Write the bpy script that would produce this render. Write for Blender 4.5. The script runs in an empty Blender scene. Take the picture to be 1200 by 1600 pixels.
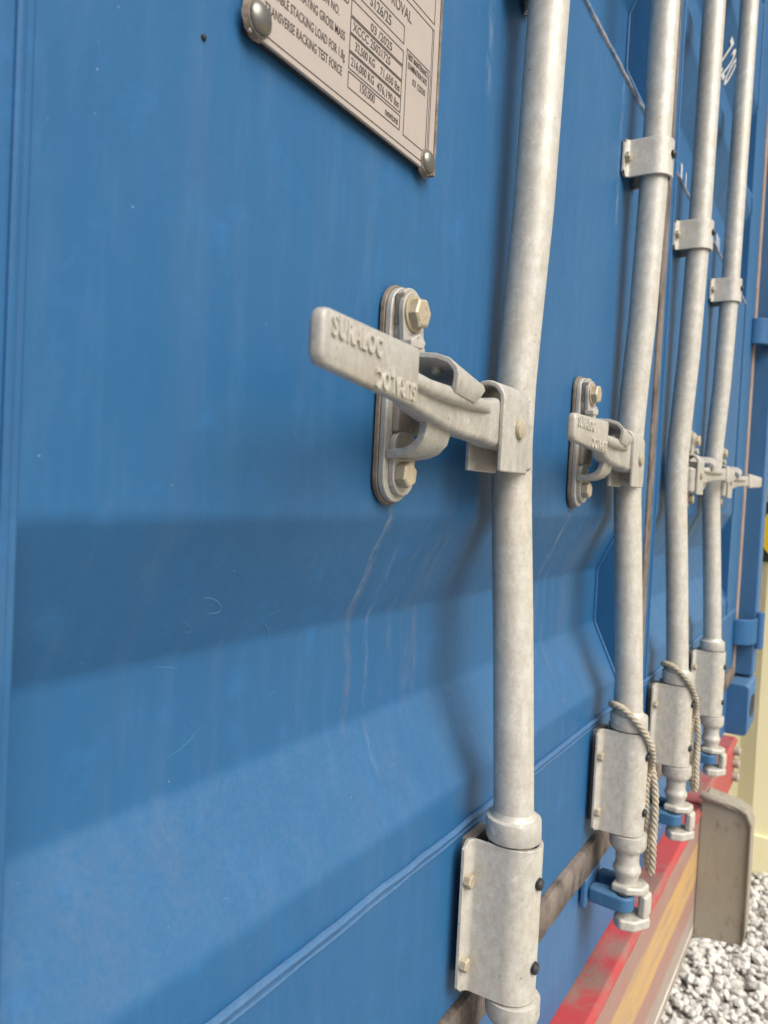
import bpy, bmesh, math, random
from mathutils import Vector, Matrix
random.seed(7)
C = bpy.context.scene.collection
S = bpy.context.scene
rad = math.radians
# ------------------------------------------------------------------ camera
# World: X runs along the container doors away from the viewer, Y goes into the container, Z up; the eye is at z = 0
cam_d = bpy.data.cameras.new('camera'); cam = bpy.data.objects.new('camera', cam_d); C.objects.link(cam); S.camera = cam
cam_d.sensor_fit = 'HORIZONTAL'; cam_d.sensor_width = 36; cam_d.lens = 36; cam_d.clip_start = .02; cam_d.clip_end = 500
RX, RY, RZ = (0.5239, 0.0014, 0.8518), (-0.8503, -0.0577, 0.5231), (0.0499, -0.9983, -0.0290)
cam.matrix_world = Matrix(((RX[0], -RX[1], -RX[2], 0), (RY[0], -RY[1], -RY[2], -.286), (RZ[0], -RZ[1], -RZ[2], 0), (0, 0, 0, 1)))
cam_d.dof.use_dof = True; cam_d.dof.focus_distance = .62; cam_d.dof.aperture_fstop = 14
S.render.resolution_x = 768; S.render.resolution_y = 1024
# ------------------------------------------------------------------ light
W = bpy.data.worlds.new('World'); S.world = W; W.use_nodes = True
wn = W.node_tree.nodes; wl = W.node_tree.links
SUN_EL, SUN_AZ = 46, 252         # azimuth of the sun seen from the scene, degrees from +X towards +Y
sky = wn.new('ShaderNodeTexSky'); sky.sky_type = 'NISHITA'; sky.sun_disc = False
sky.sun_elevation = rad(SUN_EL); sky.sun_rotation = rad(90 - SUN_AZ); sky.dust_density = 4; sky.air_density = 1
hs = wn.new('ShaderNodeHueSaturation'); hs.inputs['Saturation'].default_value = .4
bg = wn['Background']; bg.inputs[1].default_value = .08
wl.new(sky.outputs[0], hs.inputs['Color']); wl.new(hs.outputs[0], bg.inputs[0])
sun_d = bpy.data.lights.new('sun', 'SUN'); sun_d.energy = 3.0; sun_d.angle = rad(50); sun_d.color = (1, .95, .87)
sun = bpy.data.objects.new('sun', sun_d); C.objects.link(sun); sun.location = (-2, -6, 8)
sdir = Vector((math.cos(rad(SUN_AZ)) * math.cos(rad(SUN_EL)), math.sin(rad(SUN_AZ)) * math.cos(rad(SUN_EL)), math.sin(rad(SUN_EL))))
sun.rotation_euler = sdir.to_track_quat('Z', 'Y').to_euler()
S.view_settings.view_transform = 'Standard'; S.view_settings.look = 'None'; S.view_settings.exposure = .55; S.view_settings.gamma = 1
S.view_settings.use_curve_mapping = False

# ------------------------------------------------------------------ materials
class NM:
    def __init__(s, name):
        s.m = bpy.data.materials.new(name); s.m.use_nodes = True; s.t = s.m.node_tree; s.b = s.t.nodes['Principled BSDF']
        s.co = s.n('ShaderNodeTexCoord').outputs['Object']
    def n(s, kind, **kw):
        x = s.t.nodes.new(kind)
        for k, v in kw.items(): setattr(x, k, v)
        return x
    def link(s, a, b): s.t.links.new(a, b)
    def mapped(s, sc, loc=(0, 0, 0), rot=(0, 0, 0)):
        m = s.n('ShaderNodeMapping'); s.link(s.co, m.inputs[0]); m.inputs['Scale'].default_value = sc; m.inputs['Location'].default_value = loc; m.inputs['Rotation'].default_value = rot; return m.outputs[0]
    def noise(s, scale, detail=5, rough=.6, sc=(1, 1, 1), loc=(0, 0, 0), dist=0, rot=(0, 0, 0)):
        x = s.n('ShaderNodeTexNoise'); s.link(s.mapped(sc, loc, rot), x.inputs['Vector']); x.inputs['Scale'].default_value = scale
        x.inputs['Detail'].default_value = detail; x.inputs['Roughness'].default_value = rough; x.inputs['Distortion'].default_value = dist; return x.outputs[0]
    def voro(s, scale, sc=(1, 1, 1), loc=(0, 0, 0), feature='F1', out=0):
        x = s.n('ShaderNodeTexVoronoi', feature=feature); s.link(s.mapped(sc, loc), x.inputs['Vector']); x.inputs['Scale'].default_value = scale; return x.outputs[out]
    def ramp(s, f, a, b, lo=0, hi=1):
        x = s.n('ShaderNodeMapRange'); x.clamp = True; s.link(f, x.inputs[0])
        x.inputs[1].default_value = a; x.inputs[2].default_value = b; x.inputs[3].default_value = lo; x.inputs[4].default_value = hi; return x.outputs[0]
    def math(s, op, a, b):
        x = s.n('ShaderNodeMath', operation=op)
        for i, v in enumerate((a, b)):
            if isinstance(v, (int, float)): x.inputs[i].default_value = v
            else: s.link(v, x.inputs[i])
        return x.outputs[0]
    def mix(s, f, a, b):
        x = s.n('ShaderNodeMix', data_type='RGBA')
        if isinstance(f, (int, float)): x.inputs[0].default_value = f
        else: s.link(f, x.inputs[0])
        for i, v in ((6, a), (7, b)):
            if isinstance(v, tuple): x.inputs[i].default_value = (*v, 1)
            else: s.link(v, x.inputs[i])
        return x.outputs[2]
    def sep(s): x = s.n('ShaderNodeSeparateXYZ'); s.link(s.co, x.inputs[0]); return x.outputs
    def done(s, col, rough=.5, metal=0, bumps=(), spec=None):
        if isinstance(col, tuple): s.b.inputs['Base Color'].default_value = (*col, 1)
        else: s.link(col, s.b.inputs['Base Color'])
        if isinstance(rough, (int, float)): s.b.inputs['Roughness'].default_value = rough
        else: s.link(rough, s.b.inputs['Roughness'])
        if isinstance(metal, (int, float)): s.b.inputs['Metallic'].default_value = metal
        else: s.link(metal, s.b.inputs['Metallic'])
        if spec is not None: s.b.inputs['Specular IOR Level'].default_value = spec
        prev = None
        for f, st, d in bumps:
            x = s.n('ShaderNodeBump'); x.inputs['Strength'].default_value = st; x.inputs['Distance'].default_value = d; s.link(f, x.inputs['Height'])
            if prev is not None: s.link(prev, x.inputs['Normal'])
            prev = x.outputs[0]
        if prev is not None: s.link(prev, s.b.inputs['Normal'])
        return s.m

def blue_paint(name, base=(.015, .092, .222), wear=1.0, drips=()):
    q = NM(name)
    tone = q.noise(3.5, 4, .6, sc=(1, 1, .55))
    col = q.mix(q.ramp(tone, .35, .68), base, tuple(c * k for c, k in zip(base, (1.25, 1.10, 1.04))))
    streak = q.noise(9, 8, .68, sc=(3.4, 3.4, .32), dist=.4)
    col = q.mix(q.ramp(streak, .52, .80, 0, .12 * wear), col, (.15, .155, .18))          # vertical rain grime
    fade = q.noise(60, 6, .7, sc=(1, 1, .16))
    col = q.mix(q.ramp(fade, .5, .8, 0, .11 * wear), col, (.12, .25, .40))               # fine chalky fading
    mott = q.noise(26, 6, .7, loc=(3, 1, 2))
    col = q.mix(q.ramp(mott, .55, .75, 0, .30 * wear), col, (.026, .16, .42))            # cleaner blue blotches
    # dust lying on ledges that face up
    g = q.n('ShaderNodeNewGeometry'); sp = q.n('ShaderNodeSeparateXYZ'); q.link(g.outputs['Normal'], sp.inputs[0])
    dn = q.noise(320, 3, .6)
    dust = q.math('MULTIPLY', q.ramp(sp.outputs[2], .15, .6), q.ramp(dn, .35, .75, .04, .16))
    col = q.mix(dust, col, (.24, .27, .30))
    # rain-drip stains and grime runs below the catches
    if drips:
        xyz = q.sep(); wob = q.ramp(q.noise(9, 3, .6, sc=(.3, .3, 1)), 0, 1, -.016, .016); fine_w = q.ramp(q.noise(70, 4, .6), 0, 1, -.003, .003)
        xw = q.math('ADD', q.math('ADD', xyz[0], wob), fine_w); grit_m = q.ramp(q.noise(120, 6, .8, sc=(1, 1, .35)), .42, .62)
        for xc, w, z0, z1, k, c in drips:
            d = q.math('ABSOLUTE', q.math('SUBTRACT', xw, xc), 0); f = q.ramp(d, w * 1.7, 0)
            f = q.math('MULTIPLY', f, q.math('MULTIPLY', q.ramp(xyz[2], z0, z0 + .03), q.ramp(xyz[2], z1, z1 - .02)))
            f = q.math('MULTIPLY', q.math('MULTIPLY', f, grit_m), k * .34); col = q.mix(f, col, c)
    # tiny light specks and chips
    v = q.voro(95, loc=(.3, .2, .1)); vc = q.voro(95, loc=(.3, .2, .1), out=1)
    rs = q.n('ShaderNodeSeparateColor'); q.link(vc, rs.inputs[0])
    chip = q.math('MULTIPLY', q.ramp(v, .055, .02), q.ramp(rs.outputs[0], .80, .84))
    col = q.mix(q.math('MULTIPLY', chip, .5), col, (.42, .52, .60))
    v2 = q.voro(22, loc=(.7, .9, .4)); vc2 = q.voro(22, loc=(.7, .9, .4), out=1); r2 = q.n('ShaderNodeSeparateColor'); q.link(vc2, r2.inputs[0])
    rust = q.math('MULTIPLY', q.ramp(v2, .09, .03), q.ramp(r2.outputs[1], .93, .95))
    col = q.mix(q.math('MULTIPLY', rust, .6), col, (.22, .13, .09))
    op = q.noise(420, 3, .6); dent = q.noise(5, 2, .5); grit = q.noise(150, 4, .65)
    return q.done(col, q.ramp(streak, .3, .8, .44, .66), 0, ((dent, .22, .02), (grit, .10, .002), (op, .16, .0006)), spec=.35)
M = {}
br, wt = (.23, .19, .15), (.42, .44, .44)
DR = []; F_ = .55
for k in (0, .405): DR += [(.482 + k, .0040, -.20, -.005, .8, br), (.478 + k, .0022, -.10, -.004, .9, wt), (.575 + k, .0075, -.20, -.01, .55, br), (.590 + k, .004, -.19, -.02, .6, br), (.545 + k, .003, -.16, -.01, .5, br), (.510 + k, .0025, -.24, -.03, .35, wt), (.600 + k, .0045, .33, .60, .7, wt)]
DR += [(.30, .010, -.25, -.17, .35, br), (.24, .016, -.26, -.17, .30, br)]
M['blue'] = blue_paint('faded blue container paint', drips=DR)
M['blue_dusty'] = blue_paint('dirty blue frame paint', (.035, .115, .25), 1.7)
M['blue_bright'] = blue_paint('blue keeper paint', (.035, .12, .24), 2.4)

def galv(name, base=(.57, .545, .49), dark=(.30, .28, .25), rusty=.45, rough=.42):
    q = NM(name)
    a = q.noise(38, 8, .72, dist=.3); b = q.noise(11, 4, .6, loc=(4, 2, 1))
    col = q.mix(q.ramp(a, .38, .70), base, tuple(c * .74 for c in base))
    col = q.mix(q.ramp(b, .52, .74, 0, .45), col, tuple(c * k for c, k in zip(base, (.86, .76, .62))))
    m2 = q.noise(130, 6, .75, sc=(1, 1, .6), loc=(8, 1, 3)); col = q.mix(q.ramp(m2, .44, .66, 0, .62), col, tuple(c * k for c, k in zip(base, (.66, .62, .55))))
    spk = q.noise(260, 5, .75, loc=(1, 5, 2)); col = q.mix(q.ramp(spk, .58, .72, 0, .7), col, dark)
    wh = q.noise(75, 6, .75, loc=(9, 9, 9)); col = q.mix(q.ramp(wh, .60, .68, 0, .45), col, (.78, .76, .71))   # zinc bloom
    st = q.noise(20, 6, .65, sc=(1, 1, .28), loc=(7, 3, 5)); col = q.mix(q.ramp(st, .60, .76, 0, rusty), col, (.30, .22, .15))
    vv = q.voro(60, loc=(2, 1, 7)); col = q.mix(q.ramp(vv, .09, .05, 0, .55), col, (.16, .14, .12))
    return q.done(col, q.ramp(a, .3, .75, rough - .08, rough + .16), .18, ((a, .22, .0012), (spk, .30, .0006)))
M['galv'] = galv('hot dip galvanised steel')
M['cast'] = galv('weathered galvanised casting', (.47, .45, .41), (.16, .14, .125), .6, .48)
M['bolt'] = galv('yellowed zinc bolt', (.46, .40, .29), (.22, .16, .10), .8, .45)
M['dull'] = galv('dark stained zinc', (.30, .26, .22), (.12, .10, .09), .8, .6)

q = NM('anodised data plate'); n1 = q.noise(30, 5, .6); n2 = q.noise(220, 4, .7)
col = q.mix(q.ramp(n1, .35, .7), (.47, .40, .345), (.43, .375, .335)); col = q.mix(q.ramp(n2, .6, .78, 0, .35), col, (.28, .23, .19))
M['plate'] = q.done(col, .42, .25, ((n2, .05, .0005),))
M['rivet'] = NM('dark domed rivet steel').done((.20, .19, .17), .36, .75)
M['ink'] = NM('black print').done((.045, .035, .032), .6)
q = NM('brown sealant'); n1 = q.noise(90, 6, .7)
M['sealant'] = q.done(q.mix(q.ramp(n1, .35, .7), (.10, .075, .055), (.27, .22, .17)), .75, 0, ((n1, .6, .002),))
M['rubber'] = NM('black rubber plug').done((.02, .02, .022), .5)
q = NM('dusty door seal'); n1 = q.noise(40, 8, .75, sc=(1, 1, .5)); n2 = q.noise(7, 4, .6)
col = q.mix(q.ramp(n1, .38, .68), (.055, .045, .04), (.23, .185, .155)); col = q.mix(q.ramp(n2, .5, .7, 0, .6), col, (.26, .22, .19))
M['seal'] = q.done(col, .8, 0, ((n1, .7, .003),))
q = NM('brown stained gasket'); n1 = q.noise(30, 7, .7, sc=(1, 1, .4))
M['gasket'] = q.done(q.mix(q.ramp(n1, .35, .7), (.24, .165, .13), (.38, .30, .26)), .8, 0, ((n1, .5, .002),))
# red beam: fresh red, worn dusty patches, grime
q = NM('scuffed red beam paint'); n1 = q.noise(5, 7, .68, dist=.5); n2 = q.noise(45, 7, .75); n3 = q.noise(12, 5, .7, sc=(.5, 2, 1))
g = q.n('ShaderNodeNewGeometry'); sp = q.n('ShaderNodeSeparateXYZ'); q.link(g.outputs['Normal'], sp.inputs[0])
col = q.mix(q.ramp(n1, .3, .7), (.40, .035, .042), (.33, .075, .07)); top = q.ramp(sp.outputs[2], .3, .9)
col = q.mix(q.math('MULTIPLY', q.ramp(n1, .46, .56), q.math('MULTIPLY', top, .80)), col, (.22, .15, .12)); col = q.mix(q.ramp(n2, .60, .66, 0, .75), col, (.17, .10, .07))
M['red'] = q.done(col, q.ramp(n3, .3, .7, .45, .75), 0, ((n2, .4, .002), (n3, .3, .003)))
q = NM('faded striped conspicuity tape'); z = q.sep()[2]; n1 = q.noise(4, 6, .7, sc=(.4, 1, 2)); n2 = q.noise(60, 6, .75, sc=(.3, 1, 2.2)); n3 = q.noise(14, 5, .7)
zz = q.math('ADD', z, q.ramp(q.noise(9, 4, .6), 0, 1, -.006, .006))
def band(lo, hi, e=.004): return q.math('MULTIPLY', q.ramp(zz, lo - e, lo + e), q.ramp(zz, hi + e, hi - e))
col = q.mix(q.ramp(n3, .3, .7), (.33, .15, .125), (.30, .20, .165))
col = q.mix(q.math('MULTIPLY', band(-.815, -.728), .9), col, q.mix(q.ramp(n1, .35, .65), (.50, .31, .11), (.42, .29, .15)))
col = q.mix(q.ramp(zz, -.862, -.874, 0, .95), col, (.32, .27, .23))
col = q.mix(q.math('MULTIPLY', band(-.923, -.914, .002), .9), col, (.72, .70, .64))  # thin light line: a highlight painted into the colour low on the face
col = q.mix(q.ramp(n2, .55, .75, 0, .55), col, (.26, .18, .12))
n4 = q.noise(26, 8, .8, sc=(.18, 1, 1.6), loc=(5, 5, 5)); col = q.mix(q.ramp(n4, .50, .58, 0, .55), col, (.27, .20, .16))
n5 = q.noise(8, 8, .8, sc=(.25, 1, 2.5), loc=(1, 7, 5)); col = q.mix(q.ramp(n5, .55, .62, 0, .35), col, (.38, .29, .23))
M['tape'] = q.done(col, .6, 0, ((n2, .3, .001),))
q = NM('muddy steel board'); n1 = q.noise(6, 7, .65, sc=(1, 1, .6)); n2 = q.noise(40, 7, .75, sc=(1, 1, .35)); n3 = q.noise(18, 5, .7, sc=(1, 1, .3), loc=(3, 3, 3))
col = q.mix(q.ramp(n1, .3, .7), (.25, .225, .175), (.33, .30, .24)); col = q.mix(q.ramp(n2, .56, .7, 0, .7), col, (.12, .085, .06)); col = q.mix(q.ramp(n3, .62, .72, 0, .6), col, (.42, .38, .32))
M['board'] = q.done(col, .75, 0, ((n2, .5, .003),))
q = NM('cream container paint'); n1 = q.noise(2.2, 5, .6, sc=(1, 1, .4)); n2 = q.noise(40, 6, .7)
col = q.mix(q.ramp(n1, .4, .75), (.95, .87, .56), (.93, .81, .48)); col = q.mix(q.ramp(n2, .68, .8, 0, .35), col, (.45, .33, .2))
M['cream'] = q.done(col, .55)
M['yellow'] = NM('yellow warning decal').done((.80, .50, .02), .5)
M['black'] = NM('black decal print').done((.02, .02, .02), .5)
q = NM('natural twisted rope'); n1 = q.noise(300, 4, .7); n2 = q.noise(30, 4, .6)
col = q.mix(q.ramp(n2, .35, .7), (.47, .41, .32), (.27, .235, .18)); col = q.mix(q.ramp(n1, .55, .8, 0, .5), col, (.62, .56, .44))
M['rope'] = q.done(col, .9, 0, ((n1, .6, .001),))
q = NM('white stencil paint'); n1 = q.noise(60, 5, .7); M['white'] = q.done(q.mix(q.ramp(n1, .5, .8), (.75, .75, .74), (.45, .5, .55)), .6)
q = NM('scuffed bare edge'); n1 = q.noise(40, 6, .75, sc=(1, 1, 1)); M['scuff'] = q.done(q.mix(q.ramp(n1, .42, .60), (.36, .33, .33), (.06, .17, .33)), .7, 0, ((n1, .5, .001),))
q = NM('crushed stone bed'); v = q.voro(36, out=1); vd = q.voro(36); n1 = q.noise(3, 5, .6); sc_ = q.n('ShaderNodeSeparateColor'); q.link(v, sc_.inputs[0])
col = q.mix(sc_.outputs[0], (.42, .40, .37), (.68, .66, .62)); col = q.mix(q.ramp(vd, .45, .75), col, (.12, .105, .09)); col = q.mix(q.ramp(n1, .5, .7, 0, .4), col, (.33, .29, .24))
M['ground'] = q.done(col, .9, 0, ((vd, 1, -.02),))
q = NM('pale crushed stone'); gi = q.n('ShaderNodeNewGeometry'); n1 = q.noise(1.6, 5, .65); n2 = q.noise(90, 5, .7)
col = q.mix(gi.outputs['Random Per Island'], (.50, .48, .45), (.68, .66, .63)); col = q.mix(q.ramp(n1, .50, .60, 0, .55), col, (.24, .19, .14)); col = q.mix(q.ramp(n2, .5, .8, 0, .4), col, (.45, .42, .38))
M['stone'] = q.done(col, .9, 0, ((n2, .5, .002),))
M['dark'] = NM('dark recess').done((.015, .016, .02), .8)
q = NM('trailer chassis paint'); n1 = q.noise(8, 6, .7); M['chassis'] = q.done(q.mix(q.ramp(n1, .4, .7), (.08, .02, .02), (.12, .08, .06)), .7)

# ------------------------------------------------------------------ helpers
def empty(name, label, cat, loc, group=None):
    o = bpy.data.objects.new(name, None); C.objects.link(o); o.location = loc; o.empty_display_size = .03
    o['label'] = label; o['category'] = cat
    if group: o['group'] = group
    return o
def obj(name, bm, mat, parent=None, bevel=0, smooth=True, seg=2, ang=38):
    me = bpy.data.meshes.new(name)
    bmesh.ops.recalc_face_normals(bm, faces=bm.faces)
    bm.to_mesh(me); bm.free()
    o = bpy.data.objects.new(name, me); C.objects.link(o); me.materials.append(M[mat] if isinstance(mat, str) else mat)
    if smooth:
        me.shade_smooth()
        try: me.set_sharp_from_angle(angle=rad(ang))
        except Exception: pass
    if parent: o.parent = parent
    if bevel:
        b = o.modifiers.new('bevel', 'BEVEL'); b.width = bevel; b.segments = seg; b.limit_method = 'ANGLE'; b.angle_limit = rad(35)
        try: b.harden_normals = True
        except Exception: pass
    return o
def tag(o, label, cat, group=None, kind=None):
    if label: o['label'] = label
    if cat: o['category'] = cat
    if group: o['group'] = group
    if kind: o['kind'] = kind
    return o
def box(bm, x0, x1, y0, y1, z0, z1):
    v = [bm.verts.new(p) for p in ((x0, y0, z0), (x1, y0, z0), (x1, y1, z0), (x0, y1, z0), (x0, y0, z1), (x1, y0, z1), (x1, y1, z1), (x0, y1, z1))]
    for f in ((0, 3, 2, 1), (4, 5, 6, 7), (0, 1, 5, 4), (1, 2, 6, 5), (2, 3, 7, 6), (3, 0, 4, 7)): bm.faces.new([v[i] for i in f])
    return v
def BX(*a):
    bm = bmesh.new(); box(bm, *a); return bm
def loft(bm, rings, caps=True, closed=True):
    R = [[bm.verts.new(p) for p in r] for r in rings]
    n = len(R[0])
    for a, b in zip(R, R[1:]):
        for i in range(n if closed else n - 1):
            j = (i + 1) % n; bm.faces.new((a[i], a[j], b[j], b[i]))
    if caps and closed: bm.faces.new(R[0][::-1]); bm.faces.new(R[-1])
    return R
def extrude_poly(bm, pts, axis, a, b):
    """closed polygon in the plane across axis, pushed from a to b"""
    def P(p, t): return {'x': (t, p[0], p[1]), 'y': (p[0], t, p[1]), 'z': (p[0], p[1], t)}[axis]
    loft(bm, [[P(p, a) for p in pts], [P(p, b) for p in pts]])
def lathe(bm, prof, cx, cy, n=40, cz=0):
    """prof: (radius, z)"""
    loft(bm, [[(cx(z) if callable(cx) else cx, 0, 0) for _ in range(1)] for r, z in prof[:0]] or
         [[((cx) + r * math.cos(2 * math.pi * i / n), (cy(z) if callable(cy) else cy) + r * math.sin(2 * math.pi * i / n), z + cz) for i in range(n)] for r, z in prof])
def tube(bm, pts, r, n=10, caps=True):
    pts = [Vector(p) for p in pts]; rings = []; up = Vector((0.13, .07, 1)).normalized()
    for i, p in enumerate(pts):
        t = (pts[min(i + 1, len(pts) - 1)] - pts[max(i - 1, 0)]).normalized()
        s = t.cross(up)
        if s.length < .05: s = t.cross(Vector((1, 0, 0)))
        s.normalize(); u = s.cross(t); up = u if i else up
        rr = r[i] if isinstance(r, (list, tuple)) else r
        rings.append([p + s * (rr * math.cos(2 * math.pi * k / n)) + u * (rr * math.sin(2 * math.pi * k / n)) for k in range(n)])
    loft(bm, rings, caps)
def rrect(w, h, r, n=4):
    out = []
    for cx, cy, a0 in ((w / 2 - r, h / 2 - r, 0), (-w / 2 + r, h / 2 - r, 90), (-w / 2 + r, -h / 2 + r, 180), (w / 2 - r, -h / 2 + r, 270)):
        for k in range(n + 1):
            a = rad(a0 + 90 * k / n); out.append((cx + r * math.cos(a), cy + r * math.sin(a)))
    return out
def stadium(w, h, n=14):
    r = w / 2; out = []
    for k in range(n + 1): a = math.pi * k / n; out.append((r * math.cos(a), h / 2 - r + r * math.sin(a)))
    for k in range(n + 1): a = math.pi + math.pi * k / n; out.append((r * math.cos(a), -h / 2 + r + r * math.sin(a)))
    return out
def hexbolt(parent, x, y, z, af=.020, h=.011, washer=.0, rot=0, mat='bolt', name='bolt', wmat='dull'):
    """head pointing to -Y; y is the surface it sits on"""
    bm = bmesh.new(); R = af / 2 / math.cos(math.pi / 6)
    hexp = [(x + R * math.cos(rad(60 * k + rot)), z + R * math.sin(rad(60 * k + rot))) for k in range(6)]
    sm = [(x + (px - x) * .82, z + (pz - z) * .82) for px, pz in hexp]
    loft(bm, [[(a, y, b) for a, b in hexp], [(a, y - h * .84, b) for a, b in hexp], [(a, y - h, b) for a, b in sm]])
    if washer:
        c = [(x + washer * math.cos(2 * math.pi * k / 28), z + washer * math.sin(2 * math.pi * k / 28)) for k in range(28)]
        loft(bm, [[(a, y + .0012, b) for a, b in c], [(a, y - .0018, b) for a, b in c]])
    return obj(name, bm, mat, parent, .0006, seg=1)
def dome(parent, x, y, z, r, h, mat, name='rivet', n=24):
    bm = bmesh.new(); rings = []
    rings.append([(x + r * math.cos(2 * math.pi * k / n), y + .002, z + r * math.sin(2 * math.pi * k / n)) for k in range(n)])
    for j in range(7):
        a = j / 6.5 * math.pi / 2; rings.append([(x + r * math.cos(a) * math.cos(2 * math.pi * k / n), y - h * math.sin(a), z + r * math.cos(a) * math.sin(2 * math.pi * k / n)) for k in range(n)])
    loft(bm, rings); return obj(name, bm, mat, parent, ang=60)
def text_into(bm, s, size, M4, sx=.62, bold=0, ext=.00012, align='LEFT', spacing=1.0):
    cu = bpy.data.curves.new('t', 'FONT'); cu.body = s; cu.size = size; cu.extrude = ext; cu.offset = bold; cu.align_x = align; cu.resolution_u = 3; cu.space_character = spacing
    o = bpy.data.objects.new('t', cu); C.objects.link(o)
    bpy.context.view_layer.update()
    me = bpy.data.meshes.new_from_object(o.evaluated_get(bpy.context.evaluated_depsgraph_get()))
    me.transform(M4 @ Matrix.Diagonal((sx, 1, 1, 1))); bm.from_mesh(me)
    bpy.data.objects.remove(o); bpy.data.curves.remove(cu); bpy.data.meshes.remove(me)
def on_wall(x, y, z, tilt=0, turn=0, roll=0):
    """text frame: x of the text along +X, up along +Z, facing -Y"""
    return Matrix.Translation((x, y, z)) @ Matrix.Rotation(rad(turn), 4, 'Z') @ Matrix.Rotation(rad(tilt), 4, 'X') @ Matrix.Rotation(rad(90), 4, 'X') @ Matrix.Rotation(rad(roll), 4, 'Z')

# ------------------------------------------------------------------ ground and stones
bm = bmesh.new(); N = 40
ys = [-60 + 120 * i / N for i in range(N + 1)]; g_ = [[bm.verts.new((x, y, -1.615)) for y in ys] for x in [-60 + 120 * i / N for i in range(N + 1)]]
for a in range(N):
    for b in range(N): bm.faces.new((g_[a][b], g_[a + 1][b], g_[a + 1][b + 1], g_[a][b + 1]))
tag(obj('ground', bm, 'ground', smooth=False), None, None, kind='structure')
def stones():
    ico = bmesh.new(); bmesh.ops.create_icosphere(ico, subdivisions=1, radius=1); base = [v.co.copy() for v in ico.verts]; fs = [[v.index for v in f.verts] for f in ico.faces]; ico.free()
    shapes = []
    for k in range(14):
        shapes.append([(c * random.uniform(.72, 1.2)) for c in base])
    V = []; F = []
    for i in range(24000):
        x = random.uniform(1.7, 4.2); y = random.uniform(-1.9, .9)
        r = random.choice((.006, .008, .011, .014, .019)) * random.uniform(.8, 1.2)
        z = -1.612 + random.uniform(0, .022)
        m = Matrix.Rotation(random.uniform(0, 6.28), 3, 'Z') @ Matrix.Rotation(random.uniform(-.6, .6), 3, 'X') @ Matrix.Diagonal((r * random.uniform(.8, 1.45), r, r * random.uniform(.55, .95)))
        o = len(V)
        for c in random.choice(shapes): w = m @ c; V.append((w.x + x, w.y + y, w.z + z))
        for f in fs: F.append((f[0] + o, f[1] + o, f[2] + o))
    me = bpy.data.meshes.new('gravel'); me.from_pydata(V, [], F); me.materials.append(M['stone'])
    o = bpy.data.objects.new('gravel', me); C.objects.link(o); tag(o, 'pale crushed stone covering the yard beside the trailer', 'gravel', kind='stuff')
stones()

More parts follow.
